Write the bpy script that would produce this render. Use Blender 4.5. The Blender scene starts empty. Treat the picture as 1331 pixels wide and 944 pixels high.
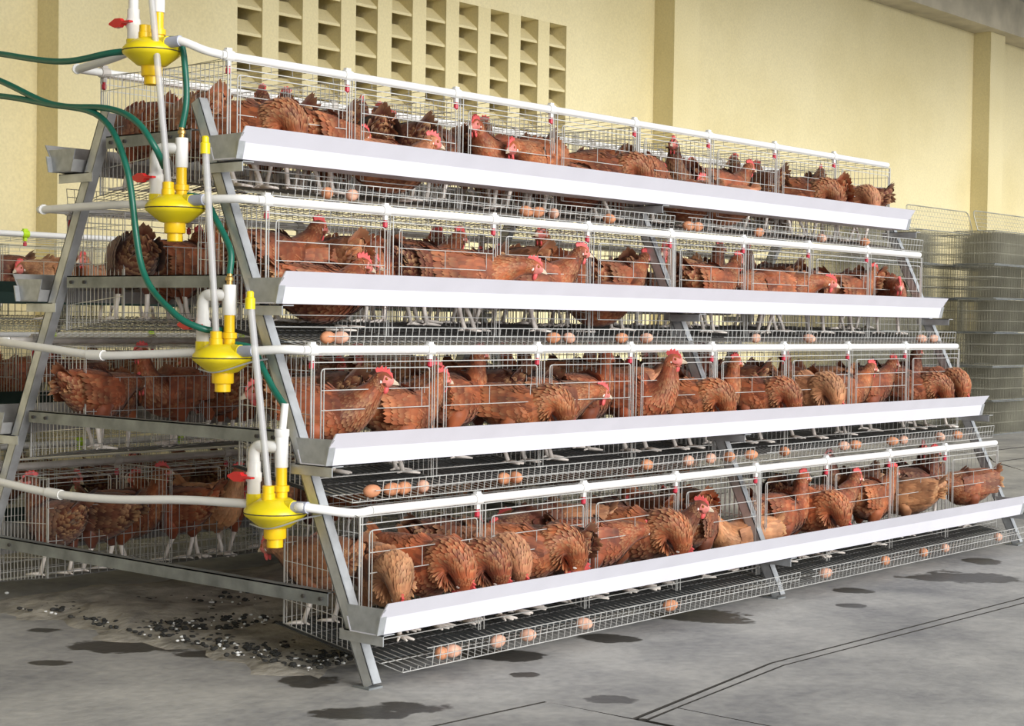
import bpy, bmesh, math, random
import numpy as np
from mathutils import Vector, Matrix
random.seed(7); rng = np.random.default_rng(11)
PI = math.pi
scene = bpy.context.scene
col = scene.collection

# ------------------------------------------------------------------ camera, sky, light, exposure
cam_d = bpy.data.cameras.new('camera'); cam = bpy.data.objects.new('camera', cam_d); col.objects.link(cam)
cam.location = (-3.6836, -3.6679, 1.1458); cam.rotation_euler = (1.5446, -0.0148, -0.8651)
cam_d.sensor_width = 36; cam_d.lens = 2179.1 * 36 / 1331; cam_d.clip_end = 300
scene.camera = cam
world = bpy.data.worlds.new('sky'); scene.world = world; world.use_nodes = True
wn = world.node_tree.nodes; wn['Background'].inputs[0].default_value = (0.92, 0.96, 1.0, 1); wn['Background'].inputs[1].default_value = .72
sun_d = bpy.data.lights.new('sun', 'SUN'); sun = bpy.data.objects.new('sun', sun_d); col.objects.link(sun)
sun_d.energy = 3.4; sun_d.angle = math.radians(36); sun_d.color = (1.0, 0.97, 0.92)
sun.rotation_euler = Vector((0.12, 1.0, -0.30)).to_track_quat('-Z', 'Y').to_euler()
vs = scene.view_settings
vs.view_transform = 'Standard'; vs.look = 'None'; vs.exposure = 0.15; vs.gamma = 1.0; vs.use_curve_mapping = False

# ------------------------------------------------------------------ measures of the cage row
YC = [.7488, .547, .3203, .0902]          # front face of the cages, top tier first
ZC = [2.0036, 1.5088, 1.0205, .5177]      # top edge of the cages
YT = [.5366, .335, .0948, -.1386]         # outer lip of the feed troughs
ZT = [1.7609, 1.2885, .7835, .2843]
DZ = [0, 0, -.010, -.024]                 # sag of the floors
YMID = 1.10; BAY = 2.34; CELL = BAY / 4; DEP = .345
ZB = [1.7758, 1.2801, .7746, .2782]       # top edge of the crossbars
ORD = ['first', 'second', 'third', 'fourth', 'fifth', 'sixth', 'seventh', 'eighth', 'ninth', 'tenth', 'eleventh', 'twelfth',
       'thirteenth', 'fourteenth', 'fifteenth', 'sixteenth', 'seventeenth', 'eighteenth', 'nineteenth', 'twentieth']
TIER = ['top tier', 'second tier', 'third tier', 'bottom tier']

# ------------------------------------------------------------------ materials
def mat(name, color, rough=.6, metal=0., var=.0, scale=20., bump=0., bscale=60., detail=4.):
    m = bpy.data.materials.new(name); m.use_nodes = True
    nt = m.node_tree; b = nt.nodes['Principled BSDF']
    b.inputs['Base Color'].default_value = (*color, 1); b.inputs['Roughness'].default_value = rough; b.inputs['Metallic'].default_value = metal
    tc = nt.nodes.new('ShaderNodeTexCoord')
    if var:
        n = nt.nodes.new('ShaderNodeTexNoise'); n.inputs['Scale'].default_value = scale; n.inputs['Detail'].default_value = detail
        nt.links.new(tc.outputs['Object'], n.inputs['Vector'])
        r = nt.nodes.new('ShaderNodeValToRGB'); r.color_ramp.elements[0].position = .3; r.color_ramp.elements[1].position = .7
        r.color_ramp.elements[0].color = (*[c * (1 - var) for c in color], 1); r.color_ramp.elements[1].color = (*[min(1, c * (1 + var)) for c in color], 1)
        nt.links.new(n.outputs['Fac'], r.inputs['Fac']); nt.links.new(r.outputs['Color'], b.inputs['Base Color'])
    if bump:
        n2 = nt.nodes.new('ShaderNodeTexNoise'); n2.inputs['Scale'].default_value = bscale; n2.inputs['Detail'].default_value = 5
        nt.links.new(tc.outputs['Object'], n2.inputs['Vector'])
        bp = nt.nodes.new('ShaderNodeBump'); bp.inputs['Strength'].default_value = bump; bp.inputs['Distance'].default_value = .01
        nt.links.new(n2.outputs['Fac'], bp.inputs['Height']); nt.links.new(bp.outputs['Normal'], b.inputs['Normal'])
    return m

M = {}
M['wire'] = mat('galvanised_wire', (.66, .66, .64), .38, .45, .12, 9)
M['wire_roof'] = mat('grey_wire', (.42, .42, .41), .45, .5, .2, 9)  # darker copy of the wire, shade of cage roofs and backs in the colour
M['feed'] = mat('feed_mash', (.33, .22, .11), .95, 0, .35, 60, .5, 90)
M['wire_stack'] = mat('stored_wire', (.33, .32, .26), .6, .3, .35, 4)
M['board'] = mat('dropping_board', (.035, .042, .045), .6, 0, .35, 12)
M['wire_dark'] = mat('dark_wire', (.16, .16, .16), .6, .3, .4, 9)  # darker wire for the inner cage floors
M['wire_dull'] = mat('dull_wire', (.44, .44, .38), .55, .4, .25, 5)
M['steel'] = mat('galvanised_steel', (.50, .52, .54), .42, .55, .22, 14, .08, 40)
M['steel_dark'] = mat('weathered_steel', (.25, .27, .28), .5, .5, .3, 12, .1, 40)
M['cap'] = mat('galvanised_sheet', (.42, .44, .46), .5, .4, .15, 30)
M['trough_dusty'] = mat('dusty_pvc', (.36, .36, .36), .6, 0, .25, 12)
M['trough'] = mat('white_pvc', (.71, .71, .79), .35, 0, .03, 6)
M['trough_green'] = mat('dark_green_plastic', (.022, .045, .038), .5, 0, .2, 10)
M['pvc'] = mat('white_pipe', (.86, .86, .85), .3, 0, .04, 12)
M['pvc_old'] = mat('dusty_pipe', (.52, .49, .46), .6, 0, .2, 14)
M['pvc_grey'] = mat('grey_socket', (.42, .45, .56), .4, 0, .05, 12)
M['yellow'] = mat('yellow_plastic', (.86, .70, .015), .3, 0, .06, 10)
M['orange_yellow'] = mat('amber_plastic', (.90, .58, .01), .32, 0, .05, 10)
M['red'] = mat('red_plastic', (.72, .02, .025), .35)
M['hose'] = mat('green_hose', (.008, .125, .085), .35, 0, .12, 15)
M['lime'] = mat('lime_plastic', (.55, .85, .03), .4)
M['brass'] = mat('brass', (.60, .40, .14), .35, .8)
M['nipple'] = mat('nipple_red', (.55, .03, .06), .4)
M['egg'] = mat('egg_shell', (.64, .28, .145), .5, 0, .1, 30)
M['egg_pale'] = mat('egg_shell_pale', (.74, .42, .30), .5, 0, .08, 30)
M['dark'] = mat('joint_dirt', (.05, .045, .04), .9)
M['manure'] = mat('manure_crust', (.36, .335, .29), .95, 0, .45, 9, .9, 30, 8)
M['clod_dark'] = mat('dark_dropping', (.035, .035, .033), .9, 0, .4, 40)
M['clod_pale'] = mat('pale_dropping', (.82, .83, .82), .8, 0, .15, 40)
M['roof'] = mat('roof_sheet', (.48, .47, .44), .7, 0, .1, 3)
M['beam'] = mat('beam_plaster', (.56, .51, .40), .85, 0, .2, 3, .2, 20)

# clear tube
m = bpy.data.materials.new('clear_tube'); m.use_nodes = True; nt = m.node_tree; b = nt.nodes['Principled BSDF']
b.inputs['Base Color'].default_value = (.70, .70, .74, 1); b.inputs['Roughness'].default_value = .25
tr = nt.nodes.new('ShaderNodeBsdfTransparent'); tr.inputs[0].default_value = (.93, .93, .86, 1)
mx = nt.nodes.new('ShaderNodeMixShader'); mx.inputs[0].default_value = .5
nt.links.new(tr.outputs[0], mx.inputs[1]); nt.links.new(b.outputs[0], mx.inputs[2]); nt.links.new(mx.outputs[0], nt.nodes['Material Output'].inputs[0])
M['clear'] = m

# painted wall: warm yellow, faint stains
def wall_mat():
    m = bpy.data.materials.new('yellow_wall'); m.use_nodes = True; nt = m.node_tree; b = nt.nodes['Principled BSDF']; b.inputs['Roughness'].default_value = .8
    tc = nt.nodes.new('ShaderNodeTexCoord')
    n = nt.nodes.new('ShaderNodeTexNoise'); n.inputs['Scale'].default_value = .8; n.inputs['Detail'].default_value = 7
    nt.links.new(tc.outputs['Object'], n.inputs['Vector'])
    r = nt.nodes.new('ShaderNodeValToRGB'); r.color_ramp.elements[0].position = .25; r.color_ramp.elements[1].position = .6
    r.color_ramp.elements[0].color = (.78, .675, .37, 1); r.color_ramp.elements[1].color = (.90, .80, .49, 1)
    nt.links.new(n.outputs['Fac'], r.inputs['Fac'])
    n2 = nt.nodes.new('ShaderNodeTexNoise'); n2.inputs['Scale'].default_value = 55; n2.inputs['Detail'].default_value = 3
    nt.links.new(tc.outputs['Object'], n2.inputs['Vector'])
    mixn = nt.nodes.new('ShaderNodeMixRGB'); mixn.blend_type = 'MULTIPLY'; mixn.inputs[0].default_value = .25
    nt.links.new(r.outputs['Color'], mixn.inputs[1]); nt.links.new(n2.outputs['Fac'], mixn.inputs[2])
    nt.links.new(mixn.outputs[0], b.inputs['Base Color'])
    bp = nt.nodes.new('ShaderNodeBump'); bp.inputs['Strength'].default_value = .15; bp.inputs['Distance'].default_value = .01
    nt.links.new(n2.outputs['Fac'], bp.inputs['Height']); nt.links.new(bp.outputs['Normal'], b.inputs['Normal'])
    return m
M['wall'] = wall_mat()

# concrete with wet patches (the patches have places and outlines of their own)
PUDDLES = [(-.14, 1.03, .25, .15), (-.02, .72, .16, .07), (-.29, -.22, .15, .09), (-.13, -.29, .14, .085), (.44, -.225, .05, .045), (1.13, -.04, .11, .09), (1.78, -.04, .22, .15),
           (3.45, -.30, .28, .19), (-.10, .21, .12, .09), (.36, -.64, .085, .06), (-.19, 1.5, .06, .06), (2.4, -.33, .06, .05), (3.98, -.16, .10, .12), (2.75, -.14, .09, .08), (.62, .05, .16, .10), (-.5, 1.0, .07, .05)]
def concrete():
    m = bpy.data.materials.new('concrete'); m.use_nodes = True; nt = m.node_tree; b = nt.nodes['Principled BSDF']; L = nt.links.new
    tc = nt.nodes.new('ShaderNodeTexCoord')
    def noise(s, d=6):
        n = nt.nodes.new('ShaderNodeTexNoise'); n.inputs['Scale'].default_value = s; n.inputs['Detail'].default_value = d; L(tc.outputs['Object'], n.inputs['Vector']); return n
    def math_(op, a, bb=None, clamp=False):
        n = nt.nodes.new('ShaderNodeMath'); n.operation = op; n.use_clamp = clamp
        for i, v in enumerate((a, bb)):
            if v is None: continue
            if isinstance(v, (int, float)): n.inputs[i].default_value = v
            else: L(v, n.inputs[i])
        return n.outputs[0]
    n1 = noise(1.6, 8); n2 = noise(26, 6); n3 = noise(7, 6)
    r = nt.nodes.new('ShaderNodeValToRGB'); r.color_ramp.elements[0].position = .36; r.color_ramp.elements[1].position = .62
    r.color_ramp.elements[0].color = (.215, .215, .222, 1); r.color_ramp.elements[1].color = (.49, .478, .455, 1)
    mixv = math_('ADD', math_('MULTIPLY', n1.outputs['Fac'], .62), math_('MULTIPLY', n2.outputs['Fac'], .2)); mixv = math_('ADD', mixv, math_('MULTIPLY', n3.outputs['Fac'], .18))
    L(mixv, r.inputs['Fac'])
    sep = nt.nodes.new('ShaderNodeSeparateXYZ'); L(tc.outputs['Object'], sep.inputs[0])
    wob = noise(5, 5); wx = math_('ADD', math_('MULTIPLY', math_('SUBTRACT', wob.outputs['Fac'], .5), 4.0), math_('MULTIPLY', math_('SUBTRACT', n2.outputs['Fac'], .5), 1.2))
    mask = None
    for (px, py, rx, ry) in PUDDLES:
        # patches lie slantwise to the row
        ex = math_('SUBTRACT', sep.outputs[0], px); ey = math_('SUBTRACT', sep.outputs[1], py)
        dx = math_('DIVIDE', math_('SUBTRACT', math_('MULTIPLY', ex, .65), math_('MULTIPLY', ey, .76)), rx); dy = math_('DIVIDE', math_('ADD', math_('MULTIPLY', ex, .76), math_('MULTIPLY', ey, .65)), ry)
        d2 = math_('ADD', math_('MULTIPLY', dx, dx), math_('MULTIPLY', dy, dy))
        k = math_('MULTIPLY', math_('SUBTRACT', math_('ADD', 1.0, wx), d2), 3.2, True)
        mask = k if mask is None else math_('MAXIMUM', mask, k)
    mx = nt.nodes.new('ShaderNodeMixRGB'); L(math_('MULTIPLY', mask, .93), mx.inputs[0]); L(r.outputs['Color'], mx.inputs[1]); mx.inputs[2].default_value = (.045, .043, .038, 1)
    L(mx.outputs[0], b.inputs['Base Color'])
    L(math_('SUBTRACT', .78, math_('MULTIPLY', mask, .38)), b.inputs['Roughness'])
    bp = nt.nodes.new('ShaderNodeBump'); bp.inputs['Strength'].default_value = .25; bp.inputs['Distance'].default_value = .01
    L(n2.outputs['Fac'], bp.inputs['Height']); L(bp.outputs['Normal'], b.inputs['Normal'])
    return m
M['concrete'] = concrete()

# plumage: every feather carries (random, along feather, region) in a point attribute, each hen its own object colour
def plumage():
    m = bpy.data.materials.new('plumage'); m.use_nodes = True; nt = m.node_tree; b = nt.nodes['Principled BSDF']; L = nt.links.new
    at = nt.nodes.new('ShaderNodeAttribute'); at.attribute_name = 'ft'
    sp = nt.nodes.new('ShaderNodeSeparateColor'); L(at.outputs['Color'], sp.inputs[0])
    oi = nt.nodes.new('ShaderNodeObjectInfo')
    r = nt.nodes.new('ShaderNodeValToRGB'); e = r.color_ramp.elements
    e[0].position = 0; e[0].color = (.48, .40, .36, 1); e[1].position = 1; e[1].color = (1.6, 1.62, 1.6, 1)
    L(sp.outputs[0], r.inputs['Fac'])
    mul = nt.nodes.new('ShaderNodeMixRGB'); mul.blend_type = 'MULTIPLY'; mul.inputs[0].default_value = 1
    L(oi.outputs['Color'], mul.inputs[1]); L(r.outputs['Color'], mul.inputs[2])
    # blotches of lighter and darker plumage over the body
    tco = nt.nodes.new('ShaderNodeTexCoord'); bn = nt.nodes.new('ShaderNodeTexNoise'); bn.noise_dimensions = '4D'; bn.inputs['Scale'].default_value = 11; bn.inputs['Detail'].default_value = 3
    L(tco.outputs['Object'], bn.inputs['Vector'])
    wr = nt.nodes.new('ShaderNodeMath'); wr.operation = 'MULTIPLY'; wr.inputs[1].default_value = 37; L(oi.outputs['Random'], wr.inputs[0]); L(wr.outputs[0], bn.inputs['W'])
    br = nt.nodes.new('ShaderNodeValToRGB'); be = br.color_ramp.elements; be[0].position = .34; be[0].color = (.55, .5, .48, 1); be[1].position = .70; be[1].color = (1.65, 1.75, 1.8, 1); L(bn.outputs['Fac'], br.inputs['Fac'])
    mul0 = mul; mul = nt.nodes.new('ShaderNodeMixRGB'); mul.blend_type = 'MULTIPLY'; mul.inputs[0].default_value = 1; L(mul0.outputs[0], mul.inputs[1]); L(br.outputs['Color'], mul.inputs[2])
    # pale fringe on hackles and fluff
    mr = nt.nodes.new('ShaderNodeMapRange'); mr.inputs[1].default_value = .45; mr.inputs[2].default_value = 1.0; L(sp.outputs[1], mr.inputs[0])
    mm = nt.nodes.new('ShaderNodeMath'); mm.operation = 'MULTIPLY'; L(mr.outputs[0], mm.inputs[0]); L(sp.outputs[2], mm.inputs[1])
    mx = nt.nodes.new('ShaderNodeMixRGB'); L(mm.outputs[0], mx.inputs[0]); L(mul.outputs[0], mx.inputs[1]); mx.inputs[2].default_value = (.64, .38, .18, 1)
    L(mx.outputs[0], b.inputs['Base Color']); b.inputs['Roughness'].default_value = .62
    b.inputs['Sheen Weight'].default_value = .15
    return m
M['plumage'] = plumage()
M['shank'] = mat('shank_skin', (.92, .85, .79), .55, 0, .08, 40)
M['comb'] = mat('comb_skin', (.80, .12, .12), .5, 0, .15, 60)
M['face'] = mat('face_skin', (.70, .22, .19), .6, 0, .2, 60)
M['beak'] = mat('beak_horn', (.70, .58, .44), .45)
M['eye'] = mat('eye', (.30, .09, .01), .2)
M['lobe'] = mat('ear_lobe', (.82, .74, .68), .6)

# ------------------------------------------------------------------ geometry helpers
class G:
    def __init__(s): s.v = []; s.f = []; s.mi = []
    def add(s, vs, fs, mi=0):
        o = len(s.v); s.v += [tuple(p) for p in vs]; s.f += [tuple(i + o for i in f) for f in fs]; s.mi += [mi] * len(fs); return s
    def box(s, a, b, mi=0):
        x0, y0, z0 = a; x1, y1, z1 = b
        return s.add([(x0, y0, z0), (x1, y0, z0), (x1, y1, z0), (x0, y1, z0), (x0, y0, z1), (x1, y0, z1), (x1, y1, z1), (x0, y1, z1)],
                     [(0, 3, 2, 1), (4, 5, 6, 7), (0, 1, 5, 4), (1, 2, 6, 5), (2, 3, 7, 6), (3, 0, 4, 7)], mi)
    def bar(s, p, q, wa, wb, ref=(1, 0, 0), mi=0):
        # rectangular bar from p to q; wa along ref, wb along the third axis
        p = Vector(p); q = Vector(q); t = (q - p).normalized(); r = Vector(ref); r = (r - t * r.dot(t)).normalized(); n = t.cross(r)
        vs = []
        for c in (p, q):
            for sa, sb in ((-1, -1), (1, -1), (1, 1), (-1, 1)): vs.append(c + r * sa * wa / 2 + n * sb * wb / 2)
        return s.add(vs, [(3, 2, 1, 0), (4, 5, 6, 7), (0, 1, 5, 4), (1, 2, 6, 5), (2, 3, 7, 6), (3, 0, 4, 7)], mi)
    def tube(s, pts, r, n=8, caps=True, mi=0):
        pts = [Vector(p) for p in pts]; k = len(pts); rr = r if isinstance(r, (list, tuple)) else [r] * k
        o = len(s.v); prev = None
        for i, p in enumerate(pts):
            t = (pts[min(i + 1, k - 1)] - pts[max(i - 1, 0)]).normalized()
            if prev is None:
                a = Vector((0, 0, 1)) if abs(t.z) < .9 else Vector((1, 0, 0)); prev = (a - t * a.dot(t)).normalized()
            else: prev = (prev - t * prev.dot(t)).normalized()
            w = t.cross(prev)
            for j in range(n):
                a = 2 * PI * j / n + PI / n; s.v.append(tuple(p + (prev * math.cos(a) + w * math.sin(a)) * rr[i]))
        for i in range(k - 1):
            for j in range(n):
                s.f.append((o + i * n + j, o + i * n + (j + 1) % n, o + (i + 1) * n + (j + 1) % n, o + (i + 1) * n + j)); s.mi.append(mi)
        if caps:
            s.f.append(tuple(o + j for j in range(n))[::-1]); s.mi.append(mi); s.f.append(tuple(o + (k - 1) * n + j for j in range(n))); s.mi.append(mi)
        return s
    def wire(s, pts, r=.0016): return s.tube(pts, r, 4, False)
    def lathe(s, prof, c=(0, 0, 0), n=24, mi=0):
        o = len(s.v)
        for r, z in prof:
            for j in range(n):
                a = 2 * PI * j / n; s.v.append((c[0] + r * math.cos(a), c[1] + r * math.sin(a), c[2] + z))
        for i in range(len(prof) - 1):
            for j in range(n):
                s.f.append((o + i * n + j, o + i * n + (j + 1) % n, o + (i + 1) * n + (j + 1) % n, o + (i + 1) * n + j)); s.mi.append(mi)
        s.f.append(tuple(o + j for j in range(n))[::-1]); s.mi.append(mi); s.f.append(tuple(o + (len(prof) - 1) * n + j for j in range(n))); s.mi.append(mi)
        return s
    def prism(s, poly, x0, x1, mi=0):
        # polygon in (y,z) extruded along x
        n = len(poly); o = len(s.v)
        for x in (x0, x1): s.v += [(x, p[0], p[1]) for p in poly]
        for j in range(n): s.f.append((o + j, o + (j + 1) % n, o + n + (j + 1) % n, o + n + j)); s.mi.append(mi)
        s.f.append(tuple(o + j for j in range(n))[::-1]); s.mi.append(mi); s.f.append(tuple(o + n + j for j in range(n))); s.mi.append(mi)
        return s
    def ell(s, c, r, nu=10, nv=7, mi=0, rot=None):
        o = len(s.v); c = Vector(c)
        def P(x, y, z):
            v = Vector((x * r[0], y * r[1], z * r[2]));
            if rot is not None: v = rot @ v
            return tuple(c + v)
        s.v.append(P(0, 0, -1))
        for i in range(1, nv):
            a = -PI / 2 + PI * i / nv
            for j in range(nu): b = 2 * PI * j / nu; s.v.append(P(math.cos(a) * math.cos(b), math.cos(a) * math.sin(b), math.sin(a)))
        s.v.append(P(0, 0, 1)); e = len(s.v) - 1
        for j in range(nu): s.f.append((o, o + 1 + (j + 1) % nu, o + 1 + j)); s.mi.append(mi)
        for i in range(nv - 2):
            for j in range(nu): s.f.append((o + 1 + i * nu + j, o + 1 + i * nu + (j + 1) % nu, o + 1 + (i + 1) * nu + (j + 1) % nu, o + 1 + (i + 1) * nu + j)); s.mi.append(mi)
        q = o + 1 + (nv - 2) * nu
        for j in range(nu): s.f.append((q + j, q + (j + 1) % nu, e)); s.mi.append(mi)
        return s
    def mesh(s, name, mats, smooth=False, fix=True):
        me = bpy.data.meshes.new(name); me.from_pydata(s.v, [], s.f)
        for m_ in (mats if isinstance(mats, (list, tuple)) else [mats]): me.materials.append(m_)
        if any(s.mi): me.polygons.foreach_set('material_index', s.mi)
        if fix:
            bm = bmesh.new(); bm.from_mesh(me); bmesh.ops.recalc_face_normals(bm, faces=bm.faces); bm.to_mesh(me); bm.free()
        if smooth:
            me.polygons.foreach_set('use_smooth', [True] * len(me.polygons))
            if smooth != 'all': me.set_sharp_from_angle(angle=math.radians(40))
        me.update(); return me

def link(name, me, parent=None, loc=None, rz=None):
    o = bpy.data.objects.new(name, me); col.objects.link(o)
    if parent is not None: o.parent = parent
    if loc is not None: o.location = loc
    if rz is not None: o.rotation_euler = (0, 0, rz)
    return o
def obj(name, g, mats, parent=None, smooth=False, loc=None, rz=None): return link(name, g.mesh(name, mats, smooth), parent, loc, rz)
def tag(o, label, cat, group=None):
    o['label'] = label; o['category'] = cat
    if group: o['group'] = group
    return o
def empty(name, loc=(0, 0, 0), rz=0):
    o = bpy.data.objects.new(name, None); col.objects.link(o); o.location = loc; o.rotation_euler = (0, 0, rz); o.empty_display_size = .1; return o
def struct(o, label=None, cat=None):
    o['kind'] = 'structure'
    if label: o['label'] = label
    if cat: o['category'] = cat
    return o
def smooth_pts(pts, n=8):
    # Catmull-Rom through the points
    P = [Vector(p) for p in pts]; P = [P[0] * 2 - P[1]] + P + [P[-1] * 2 - P[-2]]; out = []
    for i in range(1, len(P) - 2):
        for k in range(n):
            t = k / n; a, b, c, d = P[i - 1], P[i], P[i + 1], P[i + 2]
            out.append(.5 * (2 * b + (c - a) * t + (2 * a - 5 * b + 4 * c - d) * t * t + (3 * b - a - 3 * c + d) * t ** 3))
    out.append(P[-2]); return out

# ------------------------------------------------------------------ the shed
YW = 5.63
VX0, VPER, VOPEN, VZ1, VROWS, VRH = 4.163, .3905, .235, 3.735, 9, .19
VZ0 = VZ1 - VROWS * VRH; VX1 = VX0 + 9 * VPER + VOPEN
g = G(); WT = .30
g.box((-7, YW, -.05), (VX0, YW + WT, 5.6)); g.box((VX1, YW, -.05), (32, YW + WT, 5.6))
g.box((VX0, YW, -.05), (VX1, YW + WT, VZ0)); g.box((VX0, YW, VZ1), (VX1, YW + WT, 5.6))
wall = struct(obj('wall_back', g, M['wall']), 'yellow painted back wall of the shed with a louvred vent', 'wall')
bar_me = G().box((0, 0, 0), (VPER - VOPEN, WT - .02, VZ1 - VZ0)).mesh('vent_bar', M['wall'])
for k in range(9): link('vent_bar', bar_me, wall, (VX0 + VOPEN + k * VPER, YW + .0, VZ0))
sl = G().prism([(.012, 0), (.012, .020), (.16, .140), (.172, .140), (.172, .125), (.03, 0)], 0, VOPEN)
sl_me = sl.mesh('vent_slat', M['wall'])
for k in range(10):
    for j in range(VROWS): link('vent_slat', sl_me, wall, (VX0 + k * VPER, YW, VZ0 + j * VRH - .01))
PX = [-3.684 + (5.40 + 3.668) * r for r in (.6839, 1.4245, 2.1754)]
for i, x in enumerate([PX[0] - 6.75] + PX + [PX[2] + 6.8]):
    g = G().box((x, YW - .23, -.02), (x + .41, YW, 5.0))
    struct(obj('trim_%d' % (i + 1), g, M['wall']), 'square yellow wall pillar, %s from the left' % ORD[i], 'pillar')
g = G().box((-7, YW - .36, 4.80), (32, YW, 5.25))
struct(obj('trim_6', g, M['beam']), 'stained plaster beam running along the top of the wall', 'beam')
g = G()
x = -7.0
while x < 32:
    yf = -2.6 if x < 4.5 else .6  # unseen eave drawn forward at left to shade that stretch of wall
    g.prism([(yf, 5.25), (YW + 1.2, 5.25 + .0), (YW + 1.2, 5.29), (yf, 5.29)], x, x + .12); g.prism([(yf, 5.29), (YW + 1.2, 5.29), (YW + 1.2, 5.33), (yf, 5.33)], x + .12, x + .24); x += .24  # sheets carried past the back wall to darken the space behind the vent
struct(obj('ceiling', g, M['roof']), 'ribbed grey roof sheets above the cages', 'roof')
g = G().box((-7.2, -1.5, -.05), (-7.0, YW, 5.3)); struct(obj('wall_left', g, M['wall']), 'unseen yellow end wall of the shed, added to dim the left', 'wall')  # out of view, put in to hold back light from the left
g = G().box((-40, -40, -.2), (60, 40, -.02)); fl = struct(obj('floor', g, M['dark']), 'worn concrete slab floor with dark wet patches', 'floor')
struct(obj('wall_backing', G().box((-7, YW + 1.0, -.05), (32, YW + 1.1, 5.4)), M['beam']), 'plain added wall that blocks the sky behind the louvred vent', 'wall')  # added behind the vent so that its gaps stay dark
# slabs with open joints, outlines on the ground
J = [(-3.0, -.20), (-.26, -.472), (.198, -.509), (.21, -.828), (1.169, -.695), (3.051, -.773 + .03), (12, -.40)]
def slab(poly):
    n = len(poly); vs = [(p[0], p[1], 0) for p in poly] + [(p[0], p[1], -.02) for p in poly]
    g = G().add(vs, [tuple(range(n))]).add(vs, [(i, i + n, (i + 1) % n + n, (i + 1) % n) for i in range(n)], 1)
    return obj('slab', g, [M['concrete'], M['dark']], fl)
# back slab in strips so that the far joints show
slab([(-20, 9)] + [(-20, -.2 + .5), ] + J + [(8.95, -.52), (8.95, 9)][0:0] + [(12, -.40), (12, 1.3), (9.03, 1.80), (9.7, 2.38), (10.7, 2.95), (10.7, 9)])
def off(p, d): return (p[0], p[1] - d)
e = .012
slab([off(p, e) for p in J[0:3]] + [(.200, -.84), (.205, -6), (-20, -6), (-20, -.22)])
e = .016
slab([(.222, -.843), off(J[4], .012), off(J[5], .012), off(J[6], .012), off(J[6], .066), off(J[5], .060), off(J[4], .050), (.235, -.862)])
slab([(.222, -.877), (.406, -.850), (.404, -1.165), (.30, -6), (.216, -6)])
slab([(.412, -.849), off(J[4], .060), off(J[5], .072), off(J[6], .078), (12, -6), (.308, -6), (.412, -1.165)])
slab([(12.02, 1.28), (9.05, 1.78), (12.02, -.5), (12.02, -6), (60, -6), (60, 1.3)][0:1] + [(12.02, -6), (60, -6), (60, 1.28)])
slab([(9.06, 1.82), (60, 1.30), (60, 2.34), (9.72, 2.36)]); slab([(9.74, 2.39), (60, 2.37), (60, 2.9), (10.73, 2.93)]); slab([(10.73, 2.97), (60, 2.93), (60, 9), (10.73, 9)])
slab([(-20, -6.02), (60, -6.02), (60, -39), (-20, -39)])

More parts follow.
